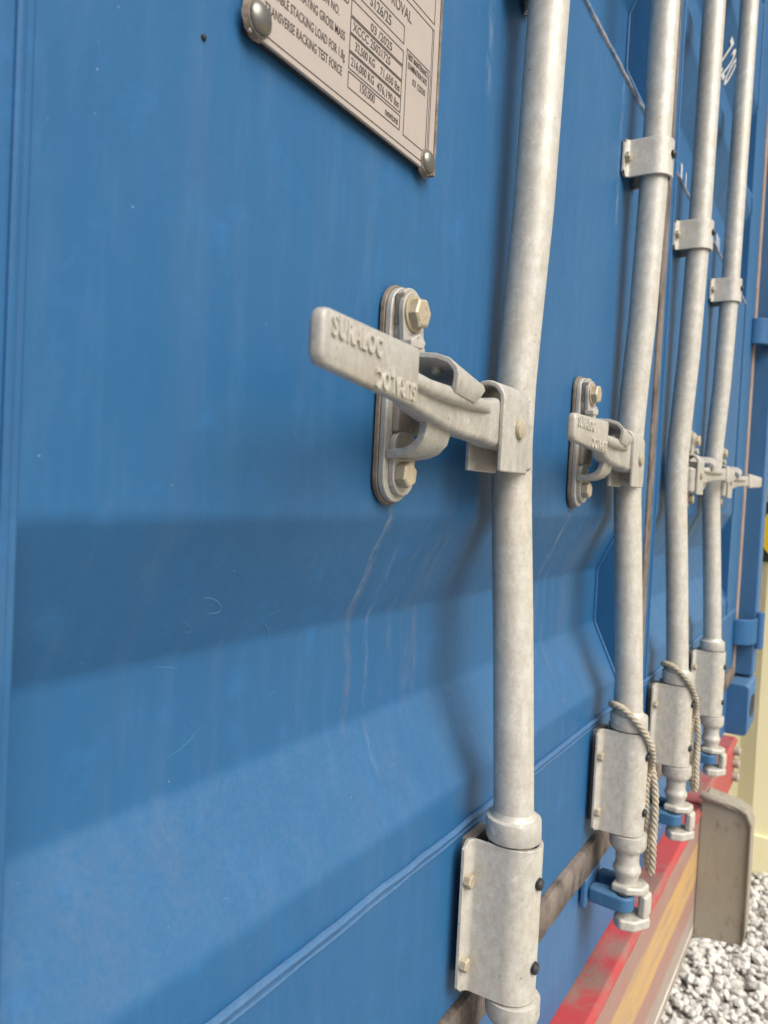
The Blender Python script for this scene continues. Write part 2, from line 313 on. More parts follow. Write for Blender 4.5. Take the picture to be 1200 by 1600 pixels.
# ------------------------------------------------------------------ container: doors
REC = [(-.260, -.180, -.101, -.019), (.550, .630, .710, .790), (.830, .910, .990, 1.070), (1.33, 1.41, 1.49, 1.57)]
DEP = .038
def profile(z0, z1):
    """(z, y) of the corrugated sheet with rounded bends"""
    key = [(z0, 0)]
    for a, b, c, d in REC: key += [(a, 0), (b, DEP), (c, DEP), (d, 0)]
    key.append((z1, 0)); out = [key[0]]
    for p0, p1, p2 in zip(key, key[1:], key[2:]):
        a = Vector(p0) - Vector(p1); b = Vector(p2) - Vector(p1); L = min(.005, a.length * .45, b.length * .45)
        s = Vector(p1) + a.normalized() * L; e = Vector(p1) + b.normalized() * L
        for k in range(6):
            t = k / 5; out.append(tuple((1 - t) ** 2 * s + 2 * t * (1 - t) * Vector(p1) + t * t * e))
    out.append(key[-1]); return out
def door_leaf(name, label, xa, xb, ra, rb):
    t = empty(name, label, 'container door', (xa, 0, -.46)); loc = Vector(t.location)
    def P(bm): bmesh.ops.translate(bm, verts=bm.verts, vec=-loc); return bm
    bm = bmesh.new(); pr = profile(-.300, 1.80); nx = 24; cols = [ra + (rb - ra) * i / nx for i in range(nx + 1)]
    vs = [[bm.verts.new((x, y + .0010, z)) for z, y in pr] for x in cols]
    for a, b in zip(vs, vs[1:]):
        for i in range(len(pr) - 1): bm.faces.new((a[i], a[i + 1], b[i + 1], b[i]))
    o = obj('corrugated_panel', bm, 'blue', t, ang=70); o.location = -loc
    for x0, x1 in ((xa, ra), (rb, xb)):
        o = obj('side_rail', BX(x0, x1, 0, .055, -.300, 1.80), 'blue', t, .0014); o.location = -loc
    o = obj('bottom_rail', BX(xa, xb, -.0012, .055, -.465, -.3015), 'blue', t, .004); o.location = -loc
    # lap seam along the foot of the panel and the scuffed edge of the next corrugation
    bm = bmesh.new(); n = 60
    def seam(zc, y0, r):
        pts = [(xa + .002 + (xb - xa - .004) * i / n, y0 + random.uniform(-.0004, .0004), zc + random.uniform(-.0006, .0006)) for i in range(n + 1)]
        tube(bm, pts, r, 8)
    seam(-.2985, -.0004, .0030); seam(-.3052, -.0008, .0014)
    o = obj('seam_bead', bm, 'blue_dusty', t); o.location = -loc
    bm = bmesh.new(); tube(bm, [(ra + .004 + (rb - ra - .01) * i / 80, .0012 + random.uniform(-.0004, .0004), .5495 + random.uniform(-.0008, .0008)) for i in range(81)], .0034, 8)
    o = obj('scuffed_edge', bm, 'scuff', t); o.location = -loc
    # weld running down both ends of the corrugated sheet, following it into the recesses
    for xe, s in ((rb, -1),):
        bm = bmesh.new(); tube(bm, [(xe + s * .0015, y - .0004, z) for z, y in pr], .0024, 8)
        o = obj('weld_bead', bm, 'blue', t); o.location = -loc
    bm = bmesh.new(); tube(bm, [(ra - .007, -.0004, -.298 + 2.09 * i / 60) for i in range(61)], .0022, 8); o = obj('rail_weld', bm, 'blue', t); o.location = -loc
    # rubber seal under the door
    bm = bmesh.new(); n = 90; up = []; lo = []
    for i in range(n + 1):
        x = xa + (xb - xa) * i / n; w = -.511 + random.uniform(-.0025, .003); up.append(x); lo.append(w)
    rings = [[(x, .004, -.4665), (x, -.0050, -.4665 - .001), (x, -.0075, -.474), (x, -.0075, w + .006), (x, -.002, w), (x, .004, w)] for x, w in zip(up, lo)]
    loft(bm, rings); o = obj('bottom_seal', bm, 'seal', t, ang=50); o.location = -loc
    return t
dl = door_leaf('container_door', 'near blue corrugated container door carrying the metal data plate', .075, 1.262, .186, 1.142)
dr = door_leaf('container_door', 'far blue corrugated container door beyond the worn brown centre gasket', 1.298, 2.470, 1.335, 2.275)
def skin_y(z):
    for a, b, c, d in REC:
        if a < z < b: return DEP * (z - a) / (b - a)
        if b <= z <= c: return DEP
        if c < z < d: return DEP * (d - z) / (d - c)
    return 0
def scratches(door):
    bm = bmesh.new()
    for pts, r in (([(.313, -.0657), (.3223, -.0671), (.3316, -.0728), (.3309, -.0763), (.3205, -.0762)], .00016), ([(.3033, -.0779), (.3121, -.0829), (.3148, -.0864), (.3073, -.085)], .00010), ([(.3748, -.0862), (.3871, -.0949), (.3936, -.1034)], .00018),
                   ([(.2937, -.1037), (.3054, -.1061), (.3127, -.1081)], .00009), ([(.3069, -.1582), (.3203, -.1544), (.3342, -.1453)], .00007)):
        P3 = [Vector((p[0], 0, p[1])) for p in pts]; f = []; rr = []
        for i in range(len(P3) - 1):
            p0, p1, p2, p3 = P3[max(i - 1, 0)], P3[i], P3[i + 1], P3[min(i + 2, len(P3) - 1)]
            for k in range(8):
                t = k / 8; v = .5 * ((2 * p1) + (-p0 + p2) * t + (2 * p0 - 5 * p1 + 4 * p2 - p3) * t * t + (-p0 + 3 * p1 - 3 * p2 + p3) * t ** 3); f.append((v.x, skin_y(v.z) + .0008, v.z))
                u = (i + t) / (len(P3) - 1); rr.append(r * (.35 + .9 * math.sin(math.pi * u)) * random.uniform(.7, 1.2))
        tube(bm, f, rr, 5)
    for i in range(22):
        x = random.uniform(.2, 1.1); z = random.choice((random.uniform(-.26, .0), random.uniform(-.45, .5))); L = random.uniform(.002, .012); a = random.uniform(0, 6.28)
        tube(bm, [(x + L * k * math.cos(a) + .001 * k * k, skin_y(z + L * k * math.sin(a)) + .0009, z + L * k * math.sin(a)) for k in (0, .5, 1)], random.uniform(.00004, .00008), 4)
    o = obj('scratches', bm, 'scratch', door); o.location = -door.location
M['scratch'] = NM('paint scratched through').done((.10, .30, .44), .7)
scratches(dl)
pit = dome(dl, .2752, .0006, .2178, .0016, .0012, 'dark', 'paint_pit', 10); pit.location = -dl.location
def paint_marks(door):
    bm = bmesh.new()
    text_into(bm, 'IL  1', .062, on_wall(1.548, DEP - .0006, .610), .55, .0008)
    text_into(bm, 'ILLI', .062, on_wall(1.985, DEP - .0006, .612), .55, .0008)
    sl = math.degrees(math.atan2(DEP, .080))
    text_into(bm, '7.20', .088, on_wall(1.86, DEP - .0015, .992, tilt=sl), .75, .0010)
    o = obj('stencil_writing', bm, 'white', door, smooth=False); o.location = -door.location
paint_marks(dr)
# ------------------------------------------------------------------ container: frame
cont = empty('shipping_container', 'blue shipping container whose closed door end fills the picture', 'shipping container', (1.27, .06, -.66)); cl = -Vector(cont.location)
def cpart(name, bm, mat, bevel=.003, par=None, **k):
    o = obj(name, bm, mat, par or cont, bevel, **k)
    if par is None: o.location = cl
    return o
cpart('door_sill', BX(.02, 2.515, .0018, .16, -.655, -.513), 'blue_dusty')
cpart('door_header', BX(.02, 2.515, .0018, .16, 1.805, 1.94), 'blue_dusty')
cpart('centre_gasket', BX(1.264, 1.296, -.003, .03, -.464, 1.80), 'seal', .002)
for x0, x1 in ((.022, .073), (2.472, 2.513)): cpart('side_gasket', BX(x0, x1, -.004, .03, -.500, 1.80), 'gasket', .002)
for x0, x1 in ((-.06, .020), (2.516, 2.60)):
    cpart('corner_post', BX(x0, x1, -.052, .12, -.500, 1.80), 'blue_dusty', .006)
def casting(x0, x1, z0, z1):
    bm = bmesh.new()
    # block with a rounded outline, a little narrower towards its foot
    loft(bm, [[(x0 if a < 0 else x1, y, z) for a, y, z in ()]] * 0 or [
        [(x, -.020 + a * k, (z0 + z1) / 2 + b) for a, b in rrect(.074, z1 - z0, .014, 5)] for x, k in ((x0, .94), (x0 + .006, 1.0), (x1, 1.0))])
    c = cpart('corner_casting', bm, 'blue_dusty', .002)
    bm = bmesh.new(); extrude_poly(bm, [(-.028 + a, (z0 + z1) / 2 + b) for a, b in rrect(.044, .072, .02, 6)], 'x', x0 - .0022, x0 - .0006)
    for v in bm.verts: v.co.x += 0
    bm2 = bmesh.new(); extrude_poly(bm2, [((x0 + x1) / 2 + a, (z0 + z1) / 2 + b) for a, b in rrect(.11, .06, .03, 6)], 'y', -.0582, -.0555)
    bm.free(); o = obj('aperture_shade', bm2, 'dark', c, smooth=False)  # near-black plate on the face, painting the shade inside the casting hole
for x0, x1 in ((-.10, .078), (2.405, 2.583)):
    casting(x0, x1, -.652, -.506); casting(x0, x1, 1.81, 1.96)
# hinge lugs: welded straps that wrap from the door edge round to the post
for xs, sg in ((2.43, 1), (.11, -1)):
    for zc in (-.362, .508, 1.35):
        bm = bmesh.new()
        pr_ = [(0, -.0005), (0, -.012), (.012, -.034), (.030, -.046), (.055, -.056), (.150, -.058), (.150, -.049), (.06, -.047), (.04, -.038), (.03, -.026), (.022, -.0005)]
        extrude_poly(bm, [(xs + sg * a, b) for a, b in pr_], 'z', zc - .037, zc + .037)
        h = cpart('hinge_lug', bm, 'blue', .003)
        bm = bmesh.new(); lathe(bm, [(.011, zc - .055), (.014, zc - .053), (.014, zc + .053), (.011, zc + .055)], xs + sg * .10, -.060, 20)
        obj('hinge_pin', bm, 'blue_dusty', h)
# body behind the doors: corrugated side walls, roof and floor
bm = bmesh.new()
for x, s in ((-.06, 1), (2.60, -1)):
    pts = []; y = .13
    while y < 6.0:
        pts += [(x, y), (x, y + .07), (x + s * .036, y + .12), (x + s * .036, y + .19)]; y += .24
    loft(bm, [[(a, b, -.60) for a, b in pts], [(a, b, 1.88) for a, b in pts]], closed=False)
box(bm, -.06, 2.60, .165, 6.0, 1.90, 1.93); box(bm, -.06, 2.60, .165, 6.0, -.65, -.60); box(bm, -.06, 2.60, 6.0, 6.04, -.65, 1.93)
cpart('body', bm, 'blue', 0, ang=30)

# ------------------------------------------------------------------ data plate
dp = empty('data_plate', 'beige metal data plate riveted to the near door, printed with stacking load and mass', 'data plate', (.40, -.004, .2325)); dpl = -Vector(dp.location)
def dpart(name, bm, mat, bevel=0, **k): o = obj(name, bm, mat, dp, bevel, **k); o.location = dpl; return o
dpart('backing_shim', BX(.3008, .5015, -.0034, .0005, .2330, .3815), 'dark', .001)
bm = bmesh.new(); box(bm, .300, .500, -.0062, -.0036, .2325, .380)
dpart('face', bm, 'plate', .0008)
bm = bmesh.new(); box(bm, .5003, .5032, -.0068, -.0005, .2325, .380); dpart('worn_edge', bm, 'sealant', .0008)
bm = bmesh.new(); T = -.0063
def txt(s, x, z, h=.0056, sx=.60, **k): text_into(bm, s, h / .70, on_wall(x, T, z), sx, .00003, .00010, **k)
def fit(s, x0, x1, z, h=.0053):
    """set a string between x0 and x1"""
    cu = bpy.data.curves.new('t', 'FONT'); cu.body = s; cu.size = h / .70; o = bpy.data.objects.new('t', cu); C.objects.link(o); bpy.context.view_layer.update(); w = o.dimensions.x
    bpy.data.objects.remove(o); bpy.data.curves.remove(cu); txt(s, x0, z, h, (x1 - x0) / w)
fit('TRANSVERSE RACKING TEST FORCE', .3107, .3815, .2484)
fit('ALLOWABLE STACKING LOAD FOR 1.8g', .3050, .3838, .2585)
fit('MAXIMUM OPERATING GROSS MASS', .3085, .3826, .2698)
fit('IDENTIFICATION NO.', .3280, .3758, .2812)
fit('DATE MANUFACTURED', .3330, .3850, .2925)
fit('APPROVAL REFERENCE', .3120, .3700, .3060)
fit('CSC SAFETY APPROVAL', .3700, .4590, .3205, .0078)
fit('XCCC 25021725', .3912, .4350, .2806); fit('03 /2025', .4100, .4362, .2905); fit('S126/25', .4080, .4335, .3056, .0066)
fit('32,500 KG', .3940, .4165, .2700); fit('71,650 lbs', .4235, .4478, .2694)
fit('216,000 KG', .3905, .4165, .2592); fit('476,190 lbs', .4205, .4480, .2586)
fit('150,000', .4005, .4175, .2482); fit('newtons', .4315, .4478, .2472)
fit('FIRST MAINTENANCE', .4572, .4852, .2962, .0042); fit('EXAMINATION DATE', .4576, .4845, .2902, .0042); fit('03 /2030', .4645, .4828, .2820, .0044)
def lines(rects, w=.00032):
    for x0, x1, z0, z1 in rects:
        box(bm, x0 - w, x1 + w, T - .0001, T + .0001, z0 - w, z0 + w); box(bm, x0 - w, x1 + w, T - .0001, T + .0001, z1 - w, z1 + w)
        box(bm, x0 - w, x0 + w, T - .0001, T + .0001, z0 + w, z1 - w); box(bm, x1 - w, x1 + w, T - .0001, T + .0001, z0 + w, z1 - w)
lines([(.3883, .4504, .2450, .2545), (.3883, .4503, .2566, .2663), (.3883, .4503, .2674, .2772), (.3884, .4504, .2783, .2874), (.3884, .4508, .2886, .2980), (.3884, .4508, .3030, .3145),
       (.4557, .4872, .2440, .3020), (.3067, .4916, .2362, .3330), (.3067, .4916, .3375, .376)])
box(bm, .4894, .4899, T - .0001, T + .0001, .2400, .3330)
dpart('printed_text', bm, 'ink', 0, smooth=False)
for x, z, r in ((.4905, .2385, .0080), (.3062, .2415, .0082), (.4905, .372, .0080), (.3062, .372, .0088)):
    bm = bmesh.new(); n = 26
    rr = [r * random.uniform(1.18, 1.34) for _ in range(n)]
    loft(bm, [[(x + rr[k] * math.cos(2 * math.pi * k / n), -.0040, z + rr[k] * 1.08 * math.sin(2 * math.pi * k / n)) for k in range(n)], [(x + rr[k] * .86 * math.cos(2 * math.pi * k / n), -.0074, z + rr[k] * .9 * math.sin(2 * math.pi * k / n)) for k in range(n)]])
    rv = dome(dp, x, -.0074, z, r, r * .52, 'rivet'); rv.location = dpl
    so = obj('sealant_ring', bm, 'sealant', rv, ang=60)

# ------------------------------------------------------------------ locking bars
YB = [(-.62, -.056), (-.44, -.0515), (-.285, -.0435), (-.13, -.0340), (-.02, -.0262), (.01, -.0240), (.055, -.0225), (.11, -.0232), (.25, -.0305), (.45, -.0350), (1.0, -.0380), (1.9, -.040)]
def yb(z):
    for (a, ya), (b, y2) in zip(YB, YB[1:]):
        if a <= z <= b: return ya + (y2 - ya) * (z - a) / (b - a)
    return YB[0][1] if z < YB[0][0] else YB[-1][1]
RB = .0178
def ring_lathe(prof, n=44, x=0):
    bm = bmesh.new(); loft(bm, [[(x + r * math.cos(2 * math.pi * i / n), yb(z) + r * math.sin(2 * math.pi * i / n), z) for i in range(n)] for r, z in prof]); return bm
def loc_bar(name, label, X, m, tip, lettering=False, group='galvanised locking bars on the container doors'):
    """m = -1: handle points to -X, m = +1: to +X.  tip: how far the handle end stands off the door"""
    t = empty(name, label, 'locking bar', (X, 0, -.52), group); off = Vector((0, 0, .52))
    def part(n, bm, mat, bevel=0, par=None, **k):
        o = obj(n, bm, mat, par or t, bevel, **k)
        if par is None: o.location = off
        return o
    zs = [-.445, -.43, -.40] + [-.40 + .05 * i for i in range(1, 44)]
    part('pipe', ring_lathe([(RB, z) for z in zs]), 'galv')
    # collars welded above and below the lower guide, and near the top
    for z0, z1 in ((-.3015, -.2790), (-.4590, -.4395), (1.42, 1.44)):
        up = z1 > -.30 and z1 < 0
        prof = [(RB + .0002, z0 + .0002), (.0238, z0 + .0004), (.0244, z0 + .0015), (.0244, z1 - .0050), (.0240, z1 - .0036), (.0226, z1 - .0030), (.0204, z1 - .0026), (.0190, z1 - .0006), (RB + .0003, z1 + .002)] if up else \
               [(.0205, z0 - .002), (.0226, z0 + .001), (.0240, z0 + .005), (.0242, z1 - .001), (RB + .0002, z1)]
        part('collar', ring_lathe(prof), 'galv')
    # cam end: waist, bulge, neck and a claw that grips the keeper
    part('cam_shank', ring_lathe([(RB - .001, -.458), (.0158, -.4605), (.0152, -.478), (.0160, -.4825), (.0180, -.486), (.0184, -.490), (.0166, -.4935), (.0136, -.503), (.0128, -.510), (.0150, -.520)]), 'galv')
    cy = yb(-.52); bm = bmesh.new()
    s_ = -m
    extrude_poly(bm, [(x_, cy + y_) for x_, y_ in ((.022, .016), (-.020, .018), (-.024, -.006), (-.012, -.026), (.012, -.030), (.024, -.018))], 'z', -.5345, -.5235)
    extrude_poly(bm, [(x_, cy + y_) for x_, y_ in ((.024, -.014), (.010, -.018), (-.006, -.018), (-.010, -.030), (.014, -.034), (.026, -.022))], 'z', -.5650, -.5348)
    extrude_poly(bm, [(x_, cy + y_) for x_, y_ in ((.022, .006), (.004, .014), (-.020, .012), (-.032, .000), (-.026, -.020), (.000, -.036), (.025, -.026))], 'z', -.5785, -.5640)
    for v in bm.verts:
        v.co.z += .018; v.co.x *= .90; v.co.y = cy + (v.co.y - cy) * .92
    part('cam_claw', bm, 'galv', .004, seg=3)
    # hub: an upside-down U clevis welded to the bar, with a pin
    zc = .0735; yo, yi, th = -.0520, -.0205, .0042; xa, xb = m * .036, m * .090
    x0, x1 = min(xa, xb), max(xa, xb)
    bm = bmesh.new(); outer = [(yo, .0185), (yo, zc)]; ro = (yi - yo) / 2; ym = (yi + yo) / 2
    for k in range(1, 12): a = math.pi - math.pi * k / 12; outer.append((ym + ro * math.cos(a), zc + ro * math.sin(a)))
    outer += [(yi, zc), (yi, .0185)]; ri = ro - th
    inner = [(yi - th, .0185), (yi - th, zc)] + [(ym + ri * math.cos(math.pi * k / 12), zc + ri * math.sin(math.pi * k / 12)) for k in range(1, 12)] + [(yo + th, zc), (yo + th, .0185)]
    L = outer + inner; n = len(outer)
    va = [bm.verts.new((x0, y, z)) for y, z in L]; vb = [bm.verts.new((x1, y, z)) for y, z in L]; T_ = 2 * n
    for i in range(n - 1):
        j, k = i, T_ - 1 - i
        bm.faces.new((va[j], va[j + 1], va[k - 1], va[k])); bm.faces.new((vb[j], vb[k], vb[k - 1], vb[j + 1]))
    for i in range(T_): j = (i + 1) % T_; bm.faces.new((va[i], vb[i], vb[j], va[j]))
    hub = part('hub', bm, 'cast', .0014)
    bm = bmesh.new()
    xs_ = sorted((m * .010, m * .040)); box(bm, xs_[0], xs_[1], yo + .005, yi + .001, .0215, .064)
    obj('weld_block', bm, 'cast', hub, .004, seg=3)
    bm = bmesh.new(); n = 24; px = m * .0585
    loft(bm, [[(px + r * math.cos(2 * math.pi * k / n), y, .0535 + r * math.sin(2 * math.pi * k / n)) for k in range(n)] for r, y in ((.0068, yi + .001), (.0068, yo + .0005), (.0078, yo - .0010), (.0074, yo - .0030), (.0040, yo - .0040))])
    obj('pin', bm, 'bolt', hub)
    # handle: forged arm lofted along its length, then the flat grip blade
    ty = tip
    sec = [  # dist from bar, y, z, height, thickness
        (.047, -.0365, .0560, .0360, .0205), (.052, -.0365, .0560, .0385, .0215), (.092, -.0375, .0560, .0380, .0210), (.100, -.0378, .0555, .0350, .0200), (.112, -.0385, .0548, .0310, .0190),
        (.150, -.0385, .0555, .0290, .0185), (.180, -.0395, .0575, .0270, .0180), (.205, -.0425, .0600, .0250, .0165), (.230, -.0480, .0612, .0235, .0140), (.252, -.0560, .0622, .0235, .0110), (.272, -.0620, .0632, .0240, .0085)]
    bm = bmesh.new(); rings = []
    for d, y, z, h, w in sec:
        rings.append([(m * d, y + a, z + b) for a, b in rrect(w, h, min(w, h) * .22, 3)])
    loft(bm, rings)
    hd = part('handle', bm, 'cast', 0, ang=50)
    # raised rib and swelling seen on top of the arm
    bm = bmesh.new(); rings = []
    for d, y, z, h, w in ((.106, -.0400, .0630, .005, .016), (.120, -.0430, .0648, .009, .019), (.150, -.0440, .0652, .011, .021), (.185, -.0450, .0655, .011, .021), (.215, -.0490, .0655, .010, .017), (.245, -.0560, .0655, .008, .012)):
        rings.append([(m * d, y + a, z + b) for a, b in rrect(w, h, min(w, h) * .42, 4)])
    loft(bm, rings); obj('rib', bm, 'cast', hd, ang=60)
    # blade
    A = Vector((m * .2625, -.0685 if tip < -.08 else -.0635, .0635)); B = Vector((m * .3775, tip, .0645)); d_ = (B - A).normalized(); nrm = Vector((-d_.y, d_.x, 0)) * (-1 if d_.x > 0 else 1)
    if nrm.y > 0: nrm = -nrm
    bm = bmesh.new(); Lb = (B - A).length; th = .0082; cols = []
    pts = []
    def hh(u): return .0168 - .0042 * u
    for k in range(7): a = rad(90 * k / 6); pts.append((Lb - .0055 + .0055 * math.sin(a), hh(1) - .0055 + .0055 * math.cos(a)))
    for k in range(7): a = rad(90 * k / 6); pts.append((Lb - .0055 + .0055 * math.cos(a), -hh(1) + .0055 - .0055 * math.sin(a)))
    pts += [(.0016, -hh(0)), (0, -hh(0) + .0016), (0, hh(0) - .0016), (.0016, hh(0))]
    def PB(u, v, w): return A + d_ * u + Vector((0, 0, v)) + nrm * w
    def inset(p, k): 
        cx, cz = Lb / 2, 0
        return (p[0] + (k if p[0] < cx else -k), p[1] + (k if p[1] < 0 else -k))
    rings = [[PB(*inset(p, k), w) for p in pts] for w, k in ((-th / 2, .0022), (-th / 2 + .0016, .0004), (-th / 2 + .003, 0), (th / 2 - .0022, 0), (th / 2 - .0008, .0004), (th / 2, .0014))]
    loft(bm, rings); gb = obj('grip', bm, 'cast', hd, ang=40)
    if lettering:
        bm = bmesh.new()
        ang = math.atan2(-d_.y, -d_.x) if m < 0 else math.atan2(d_.y, d_.x)
        # first word reads along the blade near its outer end, second word upside down near the hub
        def frame(u, v, roll):
            X_ = (-d_ if m < 0 else d_); Z_ = Vector((0, 0, 1)); N_ = nrm
            if roll: X_, Z_ = -X_, -Z_
            o_ = PB(u, v, th / 2 - .0002)
            return Matrix(((X_.x, Z_.x, N_.x, o_.x), (X_.y, Z_.y, N_.y, o_.y), (X_.z, Z_.z, N_.z, o_.z), (0, 0, 0, 1)))
        text_into(bm, 'SURALOC', .0132, frame(Lb - .0065, .0016, 0), .84, .0004, .0014, spacing=1.16)
        text_into(bm, 'SURALOC', .0132, frame(.0065, -.0045, 1), .84, .0004, .0014, spacing=1.16)
        obj('raised_lettering', bm, 'galv', gb, .0003, seg=1)
    return t
BARX = (.640, 1.045, 1.370, 1.740)
loc_bar('locking_bar', 'nearest galvanised locking bar, its handle pulled out furthest with raised lettering on the grip', BARX[0], -1, -.086, True)
loc_bar('locking_bar', 'second galvanised locking bar from the viewer, a small lettered handle swung towards the viewer', BARX[1], -1, -.066, True)
loc_bar('locking_bar', 'third galvanised locking bar from the viewer, its handle hidden behind the last bar', BARX[2], 1, -.062)
loc_bar('locking_bar', 'farthest galvanised locking bar, its handle sticking out to the right beside the corner post', BARX[3], 1, -.078)

# ------------------------------------------------------------------ guide brackets
def bracket(X, z0, z1, label, bolts, lower):
    t = empty('bar_guide', label, 'bar bracket', (X, 0, z0), 'galvanised guide brackets holding the locking bars'); off = Vector((0, 0, -z0))
    yc = (yb(z0) + yb(z1)) / 2 - .0002; Ri, Ro = .0190, .0228; yw = -.0105 if lower else -.0006; tk = Ro - Ri
    def prof(R, f, yw_, xe):
        out = [(xe, yw_)]; fr = .0055 if f else .0080    # fillet where the flange turns up the side of the bar
        cxx = -R - fr; cyy = yw_ - fr
        for k in range(7): a = rad(90 - 90 * k / 6); out.append((cxx + fr * math.cos(a) * 1.0, cyy + fr * math.sin(a)))
        if yc < cyy: 
            for k in range(0, 25): a = rad(180 + 180 * k / 24); out.append((R * math.cos(a), yc + R * math.sin(a)))
        else:
            for k in range(3, 22): a = rad(180 + 180 * k / 24); out.append((R * math.cos(a), yc + R * math.sin(a)))
        out += [(-a, b) for a, b in out[:8]][::-1]
        return out
    o_ = prof(Ro, 1, yw - .0035, -.0350); i_ = prof(Ri, 0, yw, -.0350)
    bm = bmesh.new(); n = min(len(o_), len(i_))
    nz = 14; rings = []
    for k in range(nz + 1):
        u = k / nz; z = z0 + (z1 - z0) * u; row = []
        for a, b in o_ + i_[::-1]:
            # the flange corners are rounded and the wrapped part is cut a little shorter than the flange
            e = max(0, (abs(a) - .022) / .0155); zz = z
            edge = max(0, 1 - min(u, 1 - u) * nz / 1.0)
            if u < .5: zz += edge * (.010 * e ** 3)
            else: zz -= edge * (.010 * e ** 3)
            if lower and abs(a) < .028 and u < .5: zz += edge * .0
            row.append((a, b, zz))
        rings.append(row)
    loft(bm, rings); o = obj('strap', bm, 'galv', t, .0007, ang=45, seg=1); o.location = off
    if lower: bm = bmesh.new(); box(bm, -.0130, .0260, -.0103, -.0002, z0 + .006, z1 - .006); o = obj('backing_shim', bm, 'dull', t, .001); o.location = off
    for zb in bolts:
        b = hexbolt(t, -.0292, yw - .0033, zb, .0115, .0070, rot=20 * random.random()); b.location = off
        b = dome(t, .0292, yw - .0035, zb, .0075, .009, 'rubber', 'plug', 14); b.location = off
        # black plug on the flank of the strap
        bm = bmesh.new(); tube(bm, [(-.003, yc - .0215, zb + .004), (-.004, yc - .0252, zb + .004), (-.004, yc - .0266, zb + .004)], [.0056, .0050, .0030], 12)
        b = obj('plug', bm, 'rubber', t); b.location = off
    return t
near = ('nearest bar', 'second bar', 'third bar', 'farthest bar')
for i, X in enumerate(BARX):
    bracket(X, -.4385, -.3030, 'tall galvanised lower guide bracket bolted round the foot of the ' + near[i], (-.338, -.412), True)
    if i: bracket(X, .424, .472, 'short galvanised middle guide bracket wrapped round the ' + near[i] + ' above its handle', (.448,), False)
    else: bracket(X, .440, .488, 'short galvanised middle guide bracket round the nearest bar, just above the top of the picture', (.464,), False)

